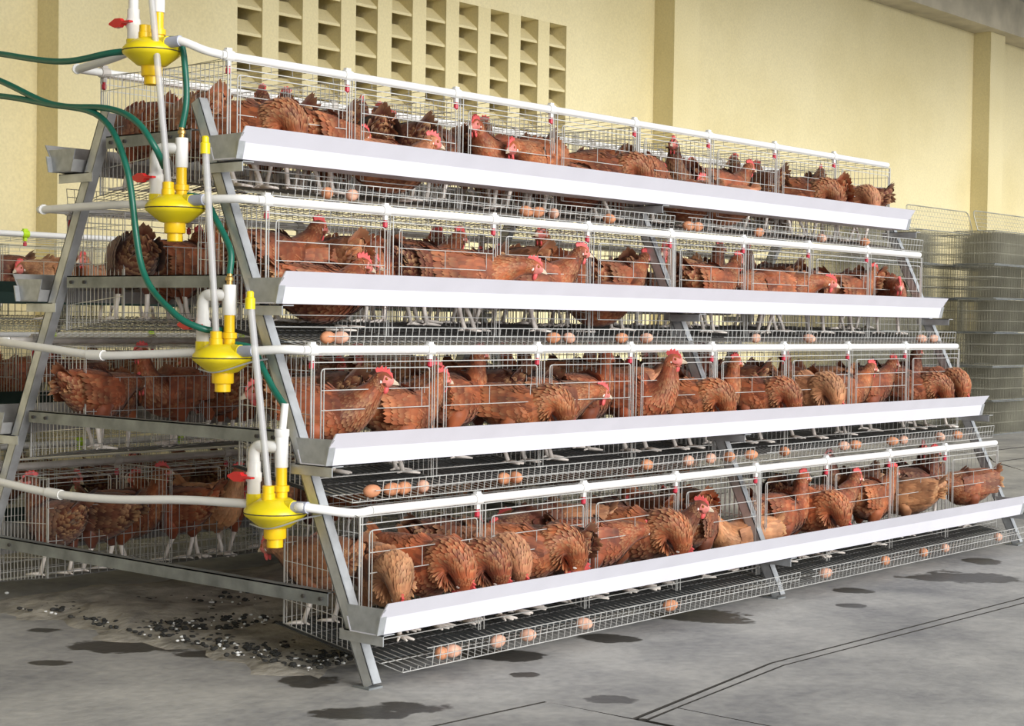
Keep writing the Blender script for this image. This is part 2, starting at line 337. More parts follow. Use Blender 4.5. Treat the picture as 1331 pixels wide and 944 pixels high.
# ------------------------------------------------------------------ cage unit (one bay of one tier)
def zfl(y): return -.46 + .148 * (y + .2)      # cage floor, y = 0 at the front face, z = 0 at the top
def make_cage(wm=None):
    wm = wm or M['wire']
    parts = []
    g = G(); n = 71; gi = G()
    for i in range(n + 1):
        x = BAY * i / n
        gi.wire([(x, DEP, zfl(DEP)), (x, -.02, zfl(-.02))], .0013)
        pts = [(x, -.02, zfl(-.02)), (x, -.17, zfl(-.17)), (x, -.2, zfl(-.2))]
        if x > .1: pts += [(x, -.208, zfl(-.2) + .062)]
        else: pts += [(x, -.203, zfl(-.2) + .012)]
        g.wire(pts, .00145)
    for y in (.33, .23, .13, .03): gi.wire([(0, y, zfl(y) - .002), (BAY, y, zfl(y) - .002)], .0014)
    for y in (-.10,): g.wire([(0, y, zfl(y) - .002), (BAY, y, zfl(y) - .002)], .0016)
    g.wire([(0, -.2, zfl(-.2)), (BAY, -.2, zfl(-.2))], .002)
    for dz in (.032, .062): g.wire([(.1, -.2 - dz * .13, zfl(-.2) + dz), (BAY, -.2 - dz * .13, zfl(-.2) + dz)], .0018)
    parts.append(('egg_tray', g, None)); parts.append(('floor_grid', gi.mesh('floor_grid', M['wire_dark']), None))
    g = G()
    for i in range(25):
        x = BAY * i / 24; g.wire([(x, -.004, -.022), (x, -.002, 0), (x, .02, .006), (x, DEP, -.005)], .0013)
    for y in (.12, .23, .34): g.wire([(0, y, 0), (BAY, y, 0)], .0014)
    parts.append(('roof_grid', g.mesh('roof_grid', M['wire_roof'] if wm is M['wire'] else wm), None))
    g = G()
    for i in range(61):
        x = BAY * i / 60; g.wire([(x, DEP, zfl(DEP)), (x, DEP, -.115)], .0015)
    for z in (-.36, -.24, -.115, -.02): g.wire([(0, DEP + .002, z), (BAY, DEP + .002, z)], .0017)
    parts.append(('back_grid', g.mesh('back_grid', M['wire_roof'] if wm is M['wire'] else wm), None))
    g = G()
    for i in range(1, 15):
        y = DEP * i / 14.5
        g.wire([(0, y, zfl(y)), (0, y, -.0)], .0014)
    for fr in (.12, .45, .78): g.wire([(.002, 0, -.43 * fr), (.002, DEP, -.385 * fr)], .0015)
    g.wire([(0, 0, 0), (0, DEP, 0), (0, DEP, zfl(DEP)), (0, 0, zfl(0)), (0, 0, 0)], .002)
    pm = g.mesh('partition', wm)
    for k in range(5): parts.append(('partition', pm, (min(max(k * CELL, .004), BAY - .004), 0, 0)))
    g = G()
    for z in (0, -.024, -.40): g.wire([(0, -.003, z), (BAY, -.003, z)], .0021)
    for k in range(5):
        for dx in (-.014, .014):
            x = k * CELL + dx
            if 0 < x < BAY: g.wire([(x, -.003, 0), (x, -.003, zfl(0))], .0023)
    g.wire([(.003, -.003, 0), (.003, -.003, zfl(0))], .003); g.wire([(BAY - .003, -.003, 0), (BAY - .003, -.003, zfl(0))], .003)
    parts.append(('front_frame', g, None))
    g = G(); x0, x1, zt, zb = .04, CELL - .035, -.045, -.36; r = .012
    g.wire([(x0, -.009, zb), (x0, -.009, zt - r), (x0 + r * .3, -.009, zt - r * .3), (x0 + r, -.009, zt), (x1 - r, -.009, zt), (x1 - r * .3, -.009, zt - r * .3), (x1, -.009, zt - r), (x1, -.009, zb), (x0, -.009, zb)], .0022)
    for z in (-.115, -.180): g.wire([(x0, -.010, z), (x1, -.010, z)], .0018)
    for x in (x0 + .24, x0 + .47): g.wire([(x, -.011, -.115), (x, -.011, -.180)], .0016)
    g.wire([(x0 + .012, -.0095, zt), (x0 + .012, -.0095, zb)], .0018)
    dm = g.mesh('door', wm)
    for k in range(4): parts.append(('door', dm, (k * CELL, 0, 0)))
    return [(n_, p if isinstance(p, bpy.types.Mesh) else p.mesh(n_, wm), l) for n_, p, l in parts]
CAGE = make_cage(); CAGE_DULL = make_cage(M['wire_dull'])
BOARD = G().prism([(-.05, zfl(-.05) - .012), (DEP + .05, zfl(DEP + .05) - .012), (DEP + .05, zfl(DEP + .05) - .015), (-.05, zfl(-.05) - .015)], .01, BAY - .01).mesh('dropping_board', M['board'])
def place_cage(loc, rz, label, group, proto=CAGE, board=False):
    r = empty('layer_cage', loc, rz); tag(r, label, 'cage', group)
    for n_, me, l in proto: link(n_, me, r, l)
    if board: link('dropping_board', BOARD, r)
    return r
# ------------------------------------------------------------------ trough, pipe, frame builders
def trough_profile(): # lip at (0,0), cage side is +y
    out = [(0, 0), (.034, -.050), (.047, -.104), (.165, -.104), (.180, -.060)]
    inn = [(.176, -.060), (.161, -.100), (.0505, -.100), (.038, -.049), (.006, -.001)]
    return out + inn
def place_trough(y, z, x0, x1, rear, m, label, group):
    r = empty('feed_trough', (x0 if not rear else x1, y, z), PI if rear else 0); tag(r, label, 'trough', group)
    L = x1 - x0
    obj('channel', G().prism(trough_profile(), 0, L), m, r)
    cap = [(.012, -.020), (.038, -.052), (.0505, -.0995), (.161, -.0995), (.186, -.022)]
    for x in (.004, L - .006):
        obj('end_cap', G().prism(cap, x - .003 if x < 1 else x, x if x < 1 else x + .003).prism([(.031, -.045), (.037, -.045), (.051, -.1035), (.045, -.1035)], x - .006, x + .022), M['cap'], r)
    if not rear: obj('feed', G().prism([(.040, -.0685), (.050, -.0995), (.161, -.0995), (.170, -.078), (.12, -.066), (.08, -.072)], .01, L - .01), M['feed'], r)
    return r
def place_pipe(y, z, x0, x1, m, saddle_m, label, group, nip=True, cells=8, cx=0):
    r = empty('water_pipe', (x0, y, z)); tag(r, label, 'pipe', group)
    obj('tube', G().tube([(0, 0, 0), (x1 - x0, 0, 0)], .0145, 12), m, r, True)
    for k in range(cells):
        x = cx + k * CELL - x0 - .02
        if k == 0 and x0 > .05: continue
        if k == 0: x += .03
        s = obj('saddle', SAD, saddle_m, r, False, (x, 0, 0)) if isinstance(SAD, G) else link('saddle', SADM[saddle_m.name], r, (x, 0, 0))
        if nip: link('nipple', NIP, s, (0, .0, 0))
    return r
SAD = None; SADM = {}
for mm_ in ('pvc', 'lime', 'pvc_old'):
    g = G().tube([(-.017, 0, 0), (.017, 0, 0)], .0195, 12).box((-.011, -.008, .012), (.011, .008, .026)).box((-.008, -.007, -.034), (.008, .007, -.012))
    SADM[M[mm_].name] = g.mesh('saddle', M[mm_], True)
NIP = G().lathe([(.004, -.062), (.009, -.058), (.009, -.042), (.006, -.040), (.006, -.030)], n=8).mesh('nipple', M['nipple'], True)

def leg_y(z): return .8586 / 1.8407 * z
def place_frame(x, y0, label, group, tiers=4, m=None, top=1.86):
    m = m or M['steel']
    r = empty('cage_frame', (x, y0 + YMID, 0)); tag(r, label, 'frame', group)
    lo = 4 - tiers
    for s, nm in ((-1, 'leg'), (1, 'leg')):
        p = (0, s * (YMID - .004), 0); q = (0, s * (YMID - leg_y(top)), top)
        g = G(); t = (Vector(q) - Vector(p)).normalized(); n = Vector((1, 0, 0)).cross(t) * (1 if s < 0 else -1)   # n points to the inside
        # channel: web facing the end of the row, flange on the outside
        g.bar(Vector(p) + n * .022 - Vector((.016, 0, 0)), Vector(q) + n * .022 - Vector((.016, 0, 0)), .004, .046)
        g.bar(Vector(p), Vector(q), .036, .004)
        g.bar(Vector(p) + n * .043, Vector(q) + n * .043, .036, .004)
        lg = obj('leg', g, m, r)
        obj('foot_plate', G().box((-.03, s * (YMID - .004) - .035, 0), (.03, s * (YMID - .004) + .035, .006)), M['steel_dark'], lg)
    for k in range(lo, 4):
        zt = ZB[k]; ya = YMID - leg_y(zt) - .035; g = G().box((-.023, -ya, zt - .044), (-.019, ya, zt)).box((-.023, -ya, zt - .004), (.015, ya, zt))
        b = obj('crossbar', g, M['steel_dark'], r)
        for s in (-1, 1):
            for d in (.03, .11): obj('bolt', G().tube([(-.030, s * (ya - d), zt - .023), (-.022, s * (ya - d), zt - .023)], .007, 6), M['dark'], b)
            zb = ZT[k] - .108; yo = YT[k] - YMID
            obj('trough_bracket', G().box((-.03, min(s * -yo - s * .05, s * (YMID - leg_y(zb)) - s * .02), zb - .034), (-.026, max(s * -yo - s * .05, s * (YMID - leg_y(zb)) - s * .02), zb)).box((-.03, min(s * -yo - s * .05, s * (YMID - leg_y(zb))), zb - .003), (.02, max(s * -yo - s * .05, s * (YMID - leg_y(zb))), zb)), m, r)
    return r

# ------------------------------------------------------------------ nearest cage row
ROWG = 'wire layer cages of the nearer row'
for i, x in enumerate((-.036, BAY, 2 * BAY + .036)):
    place_frame(x, 0, ['slanted galvanised A-frame at the near end of the cage row, holding the regulators', 'galvanised A-frame in the middle of the nearer cage row',
                       'galvanised A-frame at the far right end of the nearer cage row'][i], 'A-frames of the nearer cage row')
for k in range(4):
    for b in range(2):
        place_cage((b * BAY, YC[k], ZC[k] + DZ[k] * .0), 0, 'wire laying cage on the %s, front side, %s half of the row' % (TIER[k], ('near left', 'far right')[b]), ROWG, CAGE, k > 0)
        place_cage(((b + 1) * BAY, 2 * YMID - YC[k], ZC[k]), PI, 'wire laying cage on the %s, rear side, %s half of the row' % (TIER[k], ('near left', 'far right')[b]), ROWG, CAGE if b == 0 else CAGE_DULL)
    place_trough(YT[k], ZT[k], -.0943, 4.576, False, M['trough'], 'long white feed trough along the front of the %s' % TIER[k], 'white feed troughs')
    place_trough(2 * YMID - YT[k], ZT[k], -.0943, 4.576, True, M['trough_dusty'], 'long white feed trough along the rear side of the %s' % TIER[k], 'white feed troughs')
    x0 = (-.02, -.03, -.03, .06)[k]
    place_pipe(YC[k] + .005, ZC[k] + .016, x0, 4.66, M['pvc'], M['pvc'], 'white water pipe with saddles along the front of the %s' % TIER[k], 'white water pipes')
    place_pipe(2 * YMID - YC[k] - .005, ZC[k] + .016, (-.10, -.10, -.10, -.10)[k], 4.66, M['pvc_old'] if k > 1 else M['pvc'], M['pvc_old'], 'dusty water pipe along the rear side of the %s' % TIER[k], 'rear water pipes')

# ------------------------------------------------------------------ second row behind (three tiers)
RY = 2.9; RX = -.35
for i in range(3):
    place_frame(RX + i * BAY, RY, 'low galvanised A-frame of the farther cage row, %s from the left' % ORD[i], 'A-frames of the farther cage row', 3, M['steel_dark'], 1.36)
for k in range(1, 4):
    for b in range(2):
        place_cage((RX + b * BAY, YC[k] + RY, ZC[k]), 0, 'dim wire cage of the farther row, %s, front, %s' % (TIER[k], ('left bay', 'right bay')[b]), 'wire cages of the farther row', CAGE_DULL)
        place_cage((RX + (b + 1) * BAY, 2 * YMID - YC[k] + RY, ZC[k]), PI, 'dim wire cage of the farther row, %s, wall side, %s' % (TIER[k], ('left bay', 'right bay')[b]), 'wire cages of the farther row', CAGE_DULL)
    place_trough(YT[k] + RY, ZT[k], RX - .09, RX + 2 * BAY - .1, False, M['trough_green'], 'dark green feed trough of the farther row, %s' % TIER[k], 'dark green troughs')
    place_pipe(YC[k] + RY, ZC[k] + .016, RX, RX + 2 * BAY, M['pvc'], M['lime'], 'white water pipe with lime clips on the farther row, %s' % TIER[k], 'pipes of the farther row', True, 8, RX + .2)

# ------------------------------------------------------------------ pressure regulators
WHICH = ['top', 'second', 'third', 'lowest']
REG = [(-.13, .985, 2.035), (-.13, .852, 1.500), (-.13, .597, 1.005), (-.13, .334, .522)]
def make_regulator(i):
    x, y, z = REG[i]
    r = empty('pressure_regulator', (x, y, z)); tag(r, 'yellow water pressure regulator with red valve, %s of the four on the A-frame' % WHICH[i], 'regulator', 'yellow pressure regulators')
    b = obj('body', G().lathe([(.030, -.05), (.05, -.046), (.088, -.016), (.098, -.008), (.100, -.002), (.098, -.0005), (.098, .001), (.100, .002), (.099, .010), (.088, .022), (.062, .036), (.048, .045)]), M['yellow'], r, True)
    obj('drain_nut', G().lathe([(.034, -.083), (.036, -.080), (.036, -.048)], n=16).lathe([(.022, -.112), (.026, -.110), (.026, -.083)], n=16), M['orange_yellow'], b, True)
    obj('seam', G().lathe([(.1005, -.0014), (.1005, .0014)], n=28), M['dark'], b)
    obj('gauge_port', G().lathe([(.022, .025), (.022, .062), (.019, .064), (.019, .086), (.012, .088)], (-.03, .0, 0), 16), M['orange_yellow'], b, True)
    obj('outlet_port', G().tube([(0, -.02, .024), (0, -.088, .024)], .021, 14), M['yellow'], b, True)
    obj('inlet_port', G().lathe([(.024, .01), (.024, .052)], (0, .104, 0), 16), M['yellow'], b, True)
    obj('supply_port', G().lathe([(.020, .03), (.020, .062), (.026, .064), (.026, .082), (.018, .084), (.018, .145)], (.035, .012, 0), 16), M['orange_yellow'], b, True)
    v = obj('valve', G().lathe([(.021, .050), (.0215, .052), (.0215, .088), (.026, .094), (.026, .118), (.0215, .124), (.0215, .155)], (0, .104, 0), 16), M['pvc'], r, True)
    h = G().tube([(-.015, .112, .106), (-.034, .118, .106)], .009, 8).prism([(.066, .109), (.110, .110), (.121, .121), (.148, .122), (.181, .109), (.181, .103), (.148, .090), (.121, .091), (.110, .102), (.066, .103)], -.046, -.030)
    obj('valve_handle', h, M['red'], v)
    top = .205
    if i > 0:
        t = G().tube(smooth_pts([(0, .104, .150), (0, .104, .182), (.004, .094, .202), (.010, .072, top), (.024, .035, top), (.035, .014, top)], 5), .0195, 12)
        t.lathe([(.0205, .140), (.0215, .142), (.0215, .238), (.0205, .240)], (.035, .012, 0), 16)
        obj('tee_pipe', t, M['pvc'], r, True)
        if i == 3: obj('riser', G().tube([(.035, .012, .24), (.040, .004, .345)], .012, 10).lathe([(.02, .235), (.024, .24), (.024, .262), (.012, .264)], (.035, .012, 0), 14), M['pvc'], r, True)
        else: obj('hose_tail', G().lathe([(.010, .238), (.010, .252), (.014, .254), (.014, .264), (.009, .268), (.009, .285)], (.035, .012, 0), 10), M['brass'], r, True)
    else:
        obj('tee_pipe', G().tube([(0, .104, .15), (0, .104, .32)], .0175, 12).tube([(.035, .012, .14), (.035, .012, .34)], .0215, 14), M['pvc'], r, True)
    if i > 1: obj('hanger_wire', G().tube(smooth_pts([(-.06, .05, -.036), (-.05, 0, -.046), (-.04, -.05, -.04), (.02, -.11, -.012), (.06, -.15, .0)], 4), .003, 6), M['steel'], r, True)
    return r
for i in range(4): make_regulator(i)
# sight tubes rising from the gauge ports
def sight(i, p, q, cap):
    r = empty('sight_tube', p); tag(r, ['clear sight tube rising from the second regulator past the top one', 'clear sight tube with yellow cap between second and third regulators', 'clear sight tube with yellow cap rising from the lowest regulator'][i], 'tube', 'clear sight tubes')
    d = Vector(q) - Vector(p)
    obj('tube', G().tube([(0, 0, 0), d * .25, d * .5, d * .75, d], .0115, 12), M['clear'], r, True)
    obj('water_column', G().tube([d * .02, d * .28], .0065, 8), M['clear'], r, True)
    if cap: obj('cap', G().lathe([(.0165, -.03), (.0165, .004), (.012, .008), (.012, .024), (.008, .028)], tuple(d), 14), M['yellow'], r, True)
for i, (a, top) in enumerate(((1, (-.165, .951, 2.26)), (2, (-.165, .655, 1.700)), (3, (-.165, .425, 1.195)))):
    sight(i, (REG[a][0] - .03, REG[a][1] + .0, REG[a][2] + .082), top, i > 0)
# feed pipes from each regulator to the front and rear lines
def conn(name, pts, m, label, joints=(), jm=None, r=.0145):
    o = empty(name, pts[0]); tag(o, label, 'pipe', 'white connecting pipes at the near end')
    P = [Vector(p) - Vector(pts[0]) for p in pts]
    obj('tube', G().tube(smooth_pts(P, 6), r, 12), m, o, True)
    for j in joints:
        a, b = Vector(j[0]) - Vector(pts[0]), Vector(j[1]) - Vector(pts[0]); obj('socket', G().tube([a, b], .0185, 12), jm or M['pvc'], o, True)
for i in range(4):
    x, y, z = REG[i]; ze = ZC[i] + .016; x0 = (-.02, -.03, -.03, .06)[i]
    a = (x, y - .086, z + .024); e = (x0, YC[i] + .005, ze)
    mid1 = (x + .01, y - .14, z + .026); mid2 = (x0 - .05, YC[i] + .035, ze + (.012 if i == 0 else .002))
    if i == 3: mid2 = (x0 - .06, YC[i] + .03, ze - .006)
    conn('connecting_pipe', [a, mid1, mid2, e], M['pvc'], 'short bent white pipe from the %s regulator to the front line' % WHICH[i], [(a, mid1)], M['pvc_grey'])
    a = (x, y + .09, z + .018); ry = 2 * YMID - YC[i] - .005
    if i == 0: pts = [a, (x - .01, 1.2, 2.03), (-.12, ry - .03, ze - .004), (-.105, ry, ze), (-.10, ry + .001, ze)]
    elif i == 1: pts = [a, (x - .01, 1.2, 1.522), (-.12, ry - .03, ze - .004), (-.105, ry, ze), (-.10, ry + .001, ze)]
    elif i == 2: pts = [a, (-.17, .95, 1.008), (-.2, 1.19, 1.0), (-.2, 1.5, 1.018), (-.18, 1.80, 1.033), (-.12, ry, ze), (-.10, ry + .001, ze)]
    else: pts = [a, (-.16, .75, .53), (-.19, 1.1, .506), (-.2, 1.43, .500), (-.2, 1.77, .516), (-.18, 2.03, .53), (-.12, ry, ze), (-.10, ry + .001, ze)]
    js = [((-.197, 1.15, 1.0), (-.2, 1.23, 1.0))] if i == 2 else ([((-.198, 1.39, .4985), (-.2, 1.47, .5015))] if i == 3 else [((-.125, ry - .03, ze - .004), (-.105, ry + .004, ze))])
    conn('connecting_pipe', pts, M['pvc'], 'long white pipe from the %s regulator round to the rear line' % WHICH[i], js, M['pvc'])
# green hoses
def hose(pts, label):
    P = [Vector(p) for p in pts]; o = P[0]
    tag(obj('garden_hose', G().tube(smooth_pts([p - o for p in P], 8), .0112, 10), M['hose'], None, True, tuple(o)), label, 'hose', 'green hoses')
hose([(-.22, 2.9, 2.36), (-.22, 2.2, 2.17), (-.22, 1.762, 2.088), (-.22, 1.378, 2.026), (-.20, 1.12, 2.035), (-.13, 1.03, 2.048), (-.09, .99, 2.08)], 'green hose drooping from the upper left to the top regulator')
hose([(-.22, 2.9, 2.30), (-.22, 2.2, 2.12), (-.22, 1.761, 1.99), (-.22, 1.469, 1.89), (-.22, 1.15, 1.818), (-.22, .997, 1.632), (-.22, .908, 1.294), (-.22, .74, 1.15), (-.17, .655, 1.10), (-.10, .64, 1.095)], 'long green hose hanging down to the third regulator')
hose([(-.22, 2.9, 2.08), (-.22, 2.2, 1.97), (-.22, 1.76, 1.934), (-.22, 1.376, 1.87), (-.22, 1.107, 1.843), (-.22, .95, 1.79), (-.20, .872, 1.70), (-.14, .90, 1.64)], 'green hose crossing the other one and ending at the second regulator')
def hose2(i, mids, label):
    x, y, z = REG[i]; x2, y2, z2 = REG[i + 1]
    end = (x2 + .035, y2 + .012, z2 + .275) if i < 2 else (x2 + .040, y2 + .004, z2 + .335)
    hose([(x + .03, y - .03, z + .045), (x + .05, y - .09, z + .03)] + mids + [end], label)
hose2(0, [(-.08, .867, 1.96), (-.085, .855, 1.86)], 'short green hose from the top regulator down to the second')
hose2(1, [(-.08, .70, 1.462), (-.085, .62, 1.36)], 'short green hose from the second regulator down to the third')
hose2(2, [(-.08, .455, .97), (-.085, .40, .91)], 'short green hose from the third regulator down to the lowest')

# ------------------------------------------------------------------ stored cage panels by the wall
pg = G(); PL, PH, NP = 1.15, .355, 9
for p in range(NP):
    y = .025 + p * .05
    for i in range(34): pg.wire([(PL * i / 33, y, .006), (PL * i / 33, y, PH - .008)], .0024)
    for i in range(4): pg.wire([(0, y + .004, .008 + (PH - .018) * i / 3), (PL, y + .004, .008 + (PH - .018) * i / 3)], .0019)
for i in range(6):
    for x in (.01, PL * .5, PL - .01): pg.wire([(x, .01, .01 + .066 * i), (x, .45, .01 + .066 * i)], .002)
pg_me = pg.mesh('panel_stack', M['wire_stack'])
pf = G()
for z in (.004, PH - .004): pf.tube([(0, 0, z), (PL, 0, z), (PL, .46, z), (0, .46, z), (0, 0, z)], .005, 4, False)
pf_me = pf.mesh('edge_frame', M['steel_dark'])
STK = [(13.0, 3.9, 6), (14.25, 3.78, 6), (12.55, 4.50, 6), (13.8, 4.5, 6), (15.5, 3.6, 6), (11.3, 4.62, 6)]
for s_, (sx, sy, nl) in enumerate(STK):
    for l in range(nl):
        r = empty('panel_bundle', (sx + random.uniform(-.02, .02), sy + random.uniform(-.02, .02), l * .36)); r.rotation_euler = (0, 0, random.uniform(-.012, .012))
        tag(r, 'bundle of wire mesh panels, %s layer from the floor, %s' % (ORD[l], ['front left stack', 'front middle stack', 'back left stack', 'back middle stack', 'front right stack', 'hidden leftmost stack'][s_]), 'mesh bundle', 'stored bundles of wire mesh panels')
        link('mesh_panels', pg_me, r); link('edge_frame', pf_me, r)
def loose(x, y, z, w, h, tilt, label):
    r = empty('loose_panel', (x, y, z)); r.rotation_euler = (tilt, 0, 0); tag(r, label, 'mesh panel', 'loose wire panels on top of the stacks')
    g = G(); rr = .06; g.tube([(0, 0, 0), (0, 0, h - rr), (rr * .3, 0, h - rr * .3), (rr, 0, h), (w - rr, 0, h), (w - rr * .3, 0, h - rr * .3), (w, 0, h - rr), (w, 0, 0), (0, 0, 0)], .006, 6, False); obj('rim', g, M['wire_dull'], r)
    g = G()
    for i in range(1, 40): g.wire([(w * i / 40, 0, 0), (w * i / 40, 0, h)], .0018)
    for i in range(1, 5): g.wire([(0, 0, h * i / 5), (w, 0, h * i / 5)], .002)
    obj('grid', g, M['wire_dull'], r)
loose(12.45, 4.6, 2.165, 1.5, .26, -.25, 'loose round-cornered wire panel on top of the left stack')
loose(13.1, 4.15, 2.165, 1.5, .22, -.3, 'loose round-cornered wire panel lying on the middle stack')
loose(14.6, 4.0, 2.165, 1.2, .26, -.25, 'loose round-cornered wire panel on top of the right stack')

# ------------------------------------------------------------------ droppings under the cages
def mound():
    nx, ny = 70, 26; vs = []; fs = []
    for i in range(nx + 1):
        for j in range(ny + 1):
            x = -.12 + 4.75 * i / nx; y = .22 + 1.95 * j / ny
            e = min(1, min(i, nx - i) / 3, min(j, ny - j) / 3)
            h = (.022 + .018 * math.sin(x * 5.1 + y * 3) * math.sin(y * 7.3) + .012 * random.random()) * e - .004 * (1 - e)
            x += .05 * math.sin(y * 9) + .04 * math.sin(y * 23 + 1); y += .05 * math.sin(x * 7) + .03 * math.sin(x * 19)
            vs.append((x, y, h))
    for i in range(nx):
        for j in range(ny): a = i * (ny + 1) + j; fs.append((a, a + ny + 1, a + ny + 2, a + 1))
    return G().add(vs, fs)
mo = obj('droppings_bed', mound(), M['manure'], None, True); mo['kind'] = 'stuff'; tag(mo, 'crusted grey droppings spread on the floor under the cages', 'droppings')
def clods(n, m, smin, smax, label):
    g = G()
    for _ in range(n):
        y = random.uniform(.25, 1.85); x = random.triangular(-.10, .95, .12)
        if random.random() < .4: y = .25 + abs(random.gauss(0, .55)); x = random.uniform(-.06, .45)
        s = random.uniform(smin, smax); ro = Matrix.Rotation(random.uniform(0, 6.3), 3, 'Z')
        g.ell((x, y, s * .3 + .018), (s, s * random.uniform(.5, .9), s * random.uniform(.35, .6)), 6, 4, 0, ro)
    o = obj('droppings', g, m, None, 'all'); o['kind'] = 'stuff'; tag(o, label, 'droppings')
clods(1050, M['clod_dark'], .004, .015, 'scattered dark droppings on the floor at the near end of the row')
clods(360, M['clod_pale'], .003, .010, 'scattered white flecks among the droppings at the near end')

# ------------------------------------------------------------------ hens: one continuous plumage mesh per pose, with comb, wattles, beak and eyes as parts
def spine(pose):
    # x, y, z, half height, half width from tail to beak; returns control rows and the head frame
    body = [(-.185, 0, .285, .012, .020), (-.150, 0, .265, .046, .046), (-.095, 0, .238, .076, .070), (-.030, 0, .215, .092, .084), (.035, 0, .207, .092, .082), (.085, 0, .220, .078, .068)]
    if pose == 'up':   neck = [(.118, 0, .258, .056, .050), (.133, 0, .297, .042, .038), (.140, 0, .332, .032, .029)]; h = (.152, 0, .367); d = (1, 0, -.05)
    if pose == 'turn': neck = [(.116, .004, .258, .056, .050), (.130, .010, .297, .042, .038), (.137, .016, .332, .032, .029)]; h = (.142, .028, .367); d = (.35, 1, -.05)
    if pose == 'fwd':  neck = [(.128, 0, .250, .058, .050), (.157, 0, .280, .043, .038), (.178, 0, .305, .032, .029)]; h = (.200, 0, .328); d = (1, 0, -.2)
    if pose == 'low':  neck = [(.132, 0, .236, .058, .050), (.172, 0, .246, .042, .038), (.205, 0, .250, .032, .029)]; h = (.238, 0, .246); d = (1, 0, -.35)
    if pose == 'feed': neck = [(.120, 0, .240, .072, .064), (.150, 0, .243, .062, .056), (.175, 0, .226, .051, .046), (.189, 0, .192, .040, .036)]; h = (.190, 0, .158); d = (.02, 0, -1)
    if pose == 'tuck': neck = [(.112, 0, .248, .060, .054), (.120, 0, .280, .048, .042), (.118, 0, .303, .038, .033)]; h = (.128, 0, .326); d = (1, 0, -.15)
    if pose == 'rest': neck = [(.122, 0, .246, .060, .053), (.142, 0, .274, .045, .040), (.155, 0, .292, .035, .031)]; h = (.172, 0, .308); d = (1, 0, -.3)
    h = Vector(h); d = Vector(d).normalized()
    head = [(*(h - d * .004), .0285, .0245), (*(h + d * .016), .0255, .0215), (*(h + d * .031), .0165, .0150), (*(h + d * .040), .008, .008)]
    rows = body + neck + head
    if pose == 'rest': rows = [(a, b, c - .085, e, f) for a, b, c, e, f in rows]; h = h - Vector((0, 0, .085))
    return rows, h, d
def cr(rows, n):
    A = np.array(rows); k = len(A); A = np.vstack([2 * A[0] - A[1], A, 2 * A[-1] - A[-2]]); out = []
    for u in np.linspace(0, k - 1 - 1e-6, n):
        i = int(u) + 1; t = u - int(u); a, b, c, d = A[i - 1], A[i], A[i + 1], A[i + 2]
        out.append(.5 * (2 * b + (c - a) * t + (2 * a - 5 * b + 4 * c - d) * t * t + (3 * b - a - 3 * c + d) * t ** 3))
    return np.array(out)
NR, NS = 44, 20
